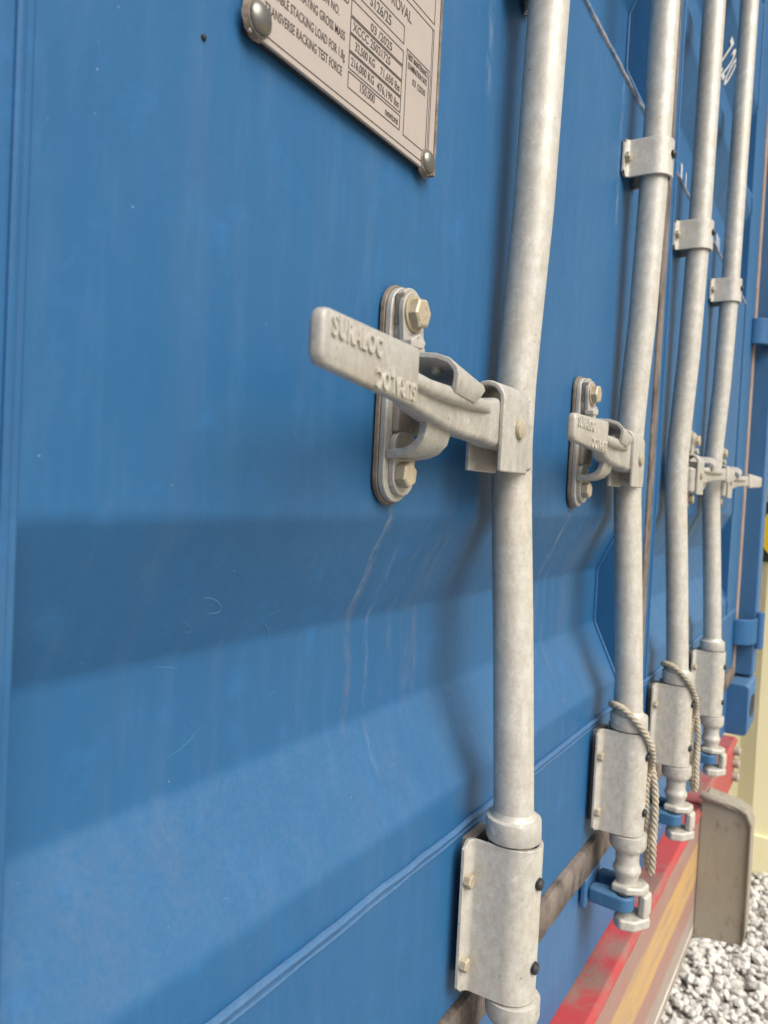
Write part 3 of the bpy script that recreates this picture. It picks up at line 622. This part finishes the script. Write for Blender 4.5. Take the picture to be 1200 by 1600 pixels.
# ------------------------------------------------------------------ handle catches
def catch(X, m, label):
    """m = -1: retainer opens towards +X as on the near bars; m = +1 mirrored. X = middle of the base plate"""
    t = empty('handle_catch', label, 'handle catch', (X, 0, -.01), 'galvanised handle catches bolted to the doors'); off = Vector((0, 0, .01)); s = -m
    def part(n, bm, mat, bevel=0, par=None, **k):
        for v in bm.verts: v.co.x *= s
        o = obj(n, bm, mat, par or t, bevel, **k)
        if par is None: o.location = off
        return o
    zc = .0665
    bm = bmesh.new(); extrude_poly(bm, [(a, zc + b) for a, b in stadium(.0395, .1545)], 'y', -.0045, -.0004); part('gasket', bm, 'sealant', .001)
    bm = bmesh.new(); extrude_poly(bm, [(a - .001, zc + b) for a, b in stadium(.0365, .1500)], 'y', -.0098, -.0046); part('base_plate', bm, 'cast', .0012)
    bm = bmesh.new(); extrude_poly(bm, [(a + .001, .020 + b) for a, b in stadium(.030, .048)], 'y', -.0145, -.0096); part('boss', bm, 'cast', .0012); bm = bmesh.new()
    extrude_poly(bm, [(a + .000, .118 + b) for a, b in stadium(.031, .046)], 'y', -.0145, -.0096); part('boss', bm, 'cast', .0012)
    part('stop_lug', (lambda b: (extrude_poly(b, [(-.017, .097), (.000, .098), (.003, .103), (-.005, .108), (-.017, .102)], 'y', -.0255, -.0148), b)[1])(bmesh.new()), 'cast', .001)
    part('side_rail', BX(-.0165, -.0125, -.0185, -.0098, .112, .135), 'dull', .002)
    part('cavity_block', BX(-.0120, .0230, -.0150, -.0092, .0400, .0900), 'dull', .002)  # added dark block, standing in for the shaded cavity behind the hook
    # hook: strap running out from the plate and curling up in front of the arm
    path = [(-.0100, .0245), (-.0160, .0250), (-.0240, .0262), (-.0310, .0290), (-.0365, .0345), (-.0385, .0420), (-.0385, .0500), (-.0370, .0560)]
    bm = bmesh.new(); th = .0060; oc = []; ic = []
    for i, (y, z) in enumerate(path):
        a = Vector(path[min(i + 1, len(path) - 1)]) - Vector(path[max(i - 1, 0)]); a.normalize(); nrm = Vector((-a.y, a.x)); oc.append(Vector((y, z)) + nrm * th / 2); ic.append(Vector((y, z)) - nrm * th / 2)
    loop = oc + ic[::-1]
    loft(bm, [[(x, p.x, p.y) for p in loop] for x in (-.019, .017)], caps=False)
    n = len(path); bm.verts.ensure_lookup_table()
    for k in (0, 2 * n):
        for i in range(n - 1): bm.faces.new([bm.verts[k + q_] for q_ in (i, i + 1, 2 * n - 2 - i, 2 * n - 1 - i)])
    part('hook', bm, 'cast', .001, ang=50)
    # swinging retainer: hangs from the top bolt, widens and folds out as a hood over the arm with a turned-down lip
    bm = bmesh.new(); pts = []
    for k in range(15): a = rad(200 - 220 * k / 14); pts.append((-.0045 + .0150 * math.cos(a), .122 + .0150 * math.sin(a)))
    pts += [(.0105, .111), (.0115, .104), (.0145, .098), (.0200, .0925), (.0280, .0885), (.036, .0865), (.036, .081), (-.012, .081), (-.0155, .094), (-.0170, .105)]
    extrude_poly(bm, pts, 'y', -.0192, -.0148); part('retainer', bm, 'cast', .0010)
    prof = [(-.0150, .0835, -.010, .0330), (-.0200, .0855, -.010, .0330), (-.0260, .0862, -.009, .0320), (-.0380, .0862, -.008, .0290), (-.0500, .0855, -.006, .0260), (-.0600, .0835, -.004, .0240), (-.0655, .0795, -.003, .0235), (-.0665, .0740, -.002, .0230), (-.0645, .0665, .000, .0210), (-.0615, .0615, .003, .018)]
    rings = []; tw = .0075
    prof = [(-.015 + (y + .015) * .84, .0862 - (.0862 - z) * (.82 if i > 6 else 1), xa, xb) for i, (y, z, xa, xb) in enumerate(prof)]
    prof = [(y, z, xa - .012, xb + .0100 * max(0, min(1, (-y - .045) / .02))) for y, z, xa, xb in prof]
    for i, (y, z, xa, xb) in enumerate(prof):
        a = Vector(prof[min(i + 1, len(prof) - 1)][:2]) - Vector(prof[max(i - 1, 0)][:2]); a.normalize(); nr = Vector((-a.y, a.x)) * .0019
        k_ = .25 + .75 * max(0, 1 - max(0, i - 4) / 4); t1, t2 = .0045 * k_, tw * k_
        rings.append([(xa, y - nr.x, z - nr.y + t1), (xb, y - nr.x, z - nr.y - t2), (xb, y + nr.x, z + nr.y - t2), (xa, y + nr.x, z + nr.y + t1)])
    bm = bmesh.new(); loft(bm, rings); hood = part('hood', bm, 'cast', .0010, ang=50)
    bm = bmesh.new(); tube(bm, [(.000, -.036, .0862), (.000, -.036, .0812), (.000, -.036, .0798)], [.0040, .0038, .002], 12); part('rivet', bm, 'cast', 0, hood)
    b = hexbolt(t, s * -.0055, -.0192, .1215, .0190, .0088, washer=.0128, rot=8); b.location = off
    b = hexbolt(t, s * -.004, -.0147, .0110, .0165, .0085, rot=22); b.location = off
    # weeping stain below the plate
    return t
catch(.4660, -1, 'galvanised catch plate with two hex bolts under the nearest lettered handle')
catch(.8850, -1, 'galvanised catch plate with two hex bolts between the nearest bar and the second bar')
catch(1.540, 1, 'galvanised catch half hidden behind the third bar, between the third and farthest bars')
catch(1.900, 1, 'galvanised catch on the far side of the farthest bar, beside the door edge')

# ------------------------------------------------------------------ cam keepers
def keeper(X, label):
    t = empty('cam_keeper', label, 'cam keeper', (X, 0, -.55), 'blue cam keepers on the door sill'); off = Vector((0, 0, .55))
    cy = yb(-.52) + .004
    bm = bmesh.new(); box(bm, -.032, .036, -.009, -.0002, -.546, -.506); o = obj('base', bm, 'blue_dusty', t, .003); o.location = off
    # eye: a thick arm with a hole, standing out under the cam
    bm = bmesh.new(); n = 22; hx = -.015; hy = cy - .003; outer = []
    for k in range(n):
        a = 2 * math.pi * k / n; ca, sa = math.cos(a), math.sin(a)
        outer.append((hx + .0152 * ca, hy + .0152 * sa if sa < .2 else min(hy + .2 * .0152 + (sa - .2) * .07, -.009)))
    inner = [(hx + .0078 * math.cos(2 * math.pi * k / n), hy + .0078 * math.sin(2 * math.pi * k / n)) for k in range(n)]
    lv = []
    for z in (-.5360, -.5175): lv.append(([bm.verts.new((a, b, z)) for a, b in outer], [bm.verts.new((a, b, z)) for a, b in inner]))
    for k in range(n):
        j = (k + 1) % n
        bm.faces.new((lv[0][0][k], lv[0][0][j], lv[1][0][j], lv[1][0][k])); bm.faces.new((lv[0][1][k], lv[1][1][k], lv[1][1][j], lv[0][1][j]))
        for q_ in (0, 1): bm.faces.new((lv[q_][0][k], lv[q_][0][j], lv[q_][1][j], lv[q_][1][k]))
    o = obj('eye', bm, 'blue_bright', t, .003, seg=3); o.location = off
    bm = bmesh.new(); box(bm, .012, .034, -.056, -.0105, -.545, -.512); o = obj('rear_horn', bm, 'blue', t, .004, seg=3); o.location = off
    return t
for i, X in enumerate(BARX): keeper(X, 'blue cam keeper gripped by the claw at the foot of the ' + near[i])

# ------------------------------------------------------------------ ropes
def rope(name, label, path, r=.0047, turns_per_m=44):
    pts = [Vector(p) for p in path]; fine = []
    for i in range(len(pts) - 1):   # Catmull-Rom
        p0, p1, p2, p3 = pts[max(i - 1, 0)], pts[i], pts[i + 1], pts[min(i + 2, len(pts) - 1)]
        m_ = max(3, int((p2 - p1).length / .0014))
        for k in range(m_):
            t = k / m_; fine.append(.5 * ((2 * p1) + (-p0 + p2) * t + (2 * p0 - 5 * p1 + 4 * p2 - p3) * t * t + (-p0 + 3 * p1 - 3 * p2 + p3) * t ** 3))
    fine.append(pts[-1]); bm = bmesh.new(); up = Vector((0, -1, .2)).normalized(); s_len = 0; strands = [[], [], []]
    for i, p in enumerate(fine):
        if i: s_len += (p - fine[i - 1]).length
        tg = (fine[min(i + 1, len(fine) - 1)] - fine[max(i - 1, 0)]).normalized(); sd = tg.cross(up)
        if sd.length < .01: sd = Vector((1, 0, 0))
        sd.normalize(); up = sd.cross(tg)
        for k in range(3):
            a = 2 * math.pi * (s_len * turns_per_m + k / 3); strands[k].append(p + (sd * math.cos(a) + up * math.sin(a)) * r * .50)
    for s in strands: tube(bm, s, r * .54, 6)
    # frayed fibres
    for k in range(14):
        p = fine[random.randrange(len(fine))]; d = Vector((random.uniform(-1, 1), random.uniform(-1, .2), random.uniform(-1, .6))).normalized()
        tube(bm, [p + d * r * .6, p + d * (r + .003), p + d * (r + .005) + Vector((0, 0, -.002))], .00025, 4)
    o = obj(name, bm, 'rope', None, ang=80); tag(o, label, 'rope', 'twisted ropes tied on the locking bars'); return o
X = BARX[1]; y0 = yb(-.30)
def ring_pt(Xc, a, r, z): return (Xc + r * math.cos(rad(a)), yb(z) + r * math.sin(rad(a)), z)
def rope_path(Xc):
    a = [ring_pt(Xc, 40, .0235, -.284), ring_pt(Xc, 90, .0225, -.274), ring_pt(Xc, 140, .0230, -.269), ring_pt(Xc, 180, .0240, -.272), ring_pt(Xc, 215, .0285, -.286), ring_pt(Xc, 240, .0295, -.303), ring_pt(Xc, 265, .0300, -.322), ring_pt(Xc, 292, .0305, -.342),
         ring_pt(Xc, 318, .0315, -.362), ring_pt(Xc, 328, .0320, -.390), ring_pt(Xc, 326, .0330, -.425), ring_pt(Xc, 322, .0310, -.460), ring_pt(Xc, 312, .0300, -.485), ring_pt(Xc, 296, .0310, -.492), ring_pt(Xc, 290, .0320, -.478),
         ring_pt(Xc, 300, .0335, -.450), ring_pt(Xc, 312, .0390, -.415), ring_pt(Xc, 316, .0400, -.380), ring_pt(Xc, 322, .0360, -.352), ring_pt(Xc, 345, .0350, -.335)]
    return a
rope('rope', 'twisted natural rope looped over the second bar and hanging past its lower bracket', rope_path(BARX[1]))
rope('rope', 'twisted natural rope looped over the third bar, partly behind the second bar', [(x, y, z + (.010 if i > 8 else 0)) for i, (x, y, z) in enumerate(rope_path(BARX[2]))])

# ------------------------------------------------------------------ trailer
tr = empty('trailer', 'red trailer rear beam with worn yellow and red striping under the container', 'trailer', (1.0, .1, -1.0)); tl = -Vector(tr.location)
def tpart(name, bm, mat, bevel=.003, **k): o = obj(name, bm, mat, tr, bevel, **k); o.location = tl; return o
bm = bmesh.new()
def bar_box(xa, xb, y0, y1, z0, z1, n=40, j=.0012):
    rings = [[(xa + (xb - xa) * i / n, y0 + random.uniform(-j, j), z0), (xa + (xb - xa) * i / n, y0 + random.uniform(-j, j), z1 - .006), (xa + (xb - xa) * i / n, y0 + .007, z1 + random.uniform(-j, j)), (xa + (xb - xa) * i / n, y1, z1), (xa + (xb - xa) * i / n, y1, z0)] for i in range(n + 1)]
    loft(bm, rings)
bar_box(-.3, 1.800, -.0400, .15, -.668, -.6565)
tpart('top_flange', bm, 'red', .002)
bm = bmesh.new(); bar_box(1.812, 2.40, -.0345, .15, -.672, -.6560, 16); tpart('top_flange', bm, 'red', .002)
tpart('end_face', BX(1.815, 2.405, -.0300, .15, -.79, -.6735), 'red', .003)
tpart('striped_face', BX(-.3, 1.795, -.0355, .15, -.940, -.6735), 'tape', .002)
tpart('lower_lip', BX(-.3, 1.795, -.0250, .15, -.985, -.9415), 'board', .004)
for z in (-.688, -.724, -.762):
    bm = bmesh.new(); tube(bm, [(2.375, -.028, z), (2.375, -.044, z), (2.375, -.048, z)], [.013, .013, .008], 14); tpart('stud', bm, 'board', 0)
for x in (.55, 1.9): 
    bm = bmesh.new(); box(bm, x, x + .09, .155, 5.8, -.95, -.935); box(bm, x, x + .09, .155, 5.8, -.684, -.67); box(bm, x + .04, x + .05, .155, 5.8, -.9345, -.6845); tpart('chassis_rail', bm, 'chassis', 0)
bm = bmesh.new(); yy = .8
while yy < 5.6: box(bm, .66, 1.88, yy, yy + .08, -.86, -.70); yy += .9
tpart('cross_member', bm, 'chassis', 0)
# board bolted across the end of the striped face
bd = empty('end_board', 'muddy grey-brown steel board standing out from the end of the red beam', 'steel board', (1.81, -.04, -.77)); bl = -Vector(bd.location)
bm = bmesh.new(); yA, yB_, zA, zB_ = -.0375, -.1385, -.935, -.632
pts = [(yA, zA), (yB_ + .004, zA + .012), (yB_ - .001, zA + .04), (yB_, zB_ - .030), (yB_ + .010, zB_ - .008), (yB_ + .026, zB_ + .000), (yA - .01, zB_ + .012), (yA, zB_ + .004)]
extrude_poly(bm, pts, 'x', 1.776, 1.7805)
o = obj('plate', bm, 'board', bd, .0015); o.location = bl
bm = bmesh.new()
ed = pts[1:7]
rings = [[(x, y * 1 + dy, z + dz) for x, dy, dz in ((1.7685, 0, 0), (1.7757, 0, 0), (1.8250, 0, 0), (1.8250, .004, -.004), (1.7757, .004, -.004), (1.7685, .004, -.004))] for y, z in ed]
loft(bm, rings); o = obj('rim', bm, 'board', bd, .001, ang=50); o.location = bl
bm = bmesh.new(); tube(bm, [(1.774, -.036, -.622), (1.772, -.050, -.626), (1.773, -.078, -.630), (1.774, -.11, -.640)], [.010, .008, .006, .004], 10); o = obj('weld', bm, 'dull', bd); o.location = bl

# ------------------------------------------------------------------ cream container beyond
cc = empty('shipping_container', 'cream shipping container standing on the gravel beyond the trailer', 'shipping container', (3.75, -1.6, -1.6)); ccl = -Vector(cc.location)
def ccp(name, bm, mat, bevel=.004, **k): o = obj(name, bm, mat, cc, bevel, **k); o.location = ccl; return o
bm = bmesh.new(); pts = []; y = -4.8
while y < 1.2: pts += [(3.735, y), (3.735, y + .070), (3.771, y + .138), (3.771, y + .208)]; y += .276
loft(bm, [[(a, b, -1.43) for a, b in pts], [(a, b, .93) for a, b in pts]], closed=False)
# shift so that one outer face and one bend lie where the photograph shows them
for v in bm.verts: v.co.y += .066
ccp('side_wall', bm, 'cream', 0, ang=20)
ccp('bottom_rail', BX(3.722, 3.80, -4.9, 1.3, -1.600, -1.4305), 'cream'); ccp('top_rail', BX(3.722, 3.80, -4.9, 1.3, .9305, 1.0), 'cream')
ccp('body', BX(3.80, 6.1, -4.9, 1.3, -1.58, .98), 'cream')
# warning decals, black line with yellow field
def decal(y0, y1, z0, z1):
    bm = bmesh.new(); box(bm, 3.7290, 3.7335, y0, y1, z0, z1); d = ccp('warning_decal', bm, 'black', 0, smooth=False)
    bm = bmesh.new(); extrude_poly(bm, [((y0 + y1) / 2 + a, (z0 + z1) / 2 + b) for a, b in rrect(abs(y1 - y0) - .05, (z1 - z0) - .05, .06, 6)], 'x', 3.7265, 3.7288)
    o = obj('yellow_field', bm, 'yellow', d, smooth=False)
decal(-.26, .078, -.232, .03); decal(-.26, .085, .145, .42)
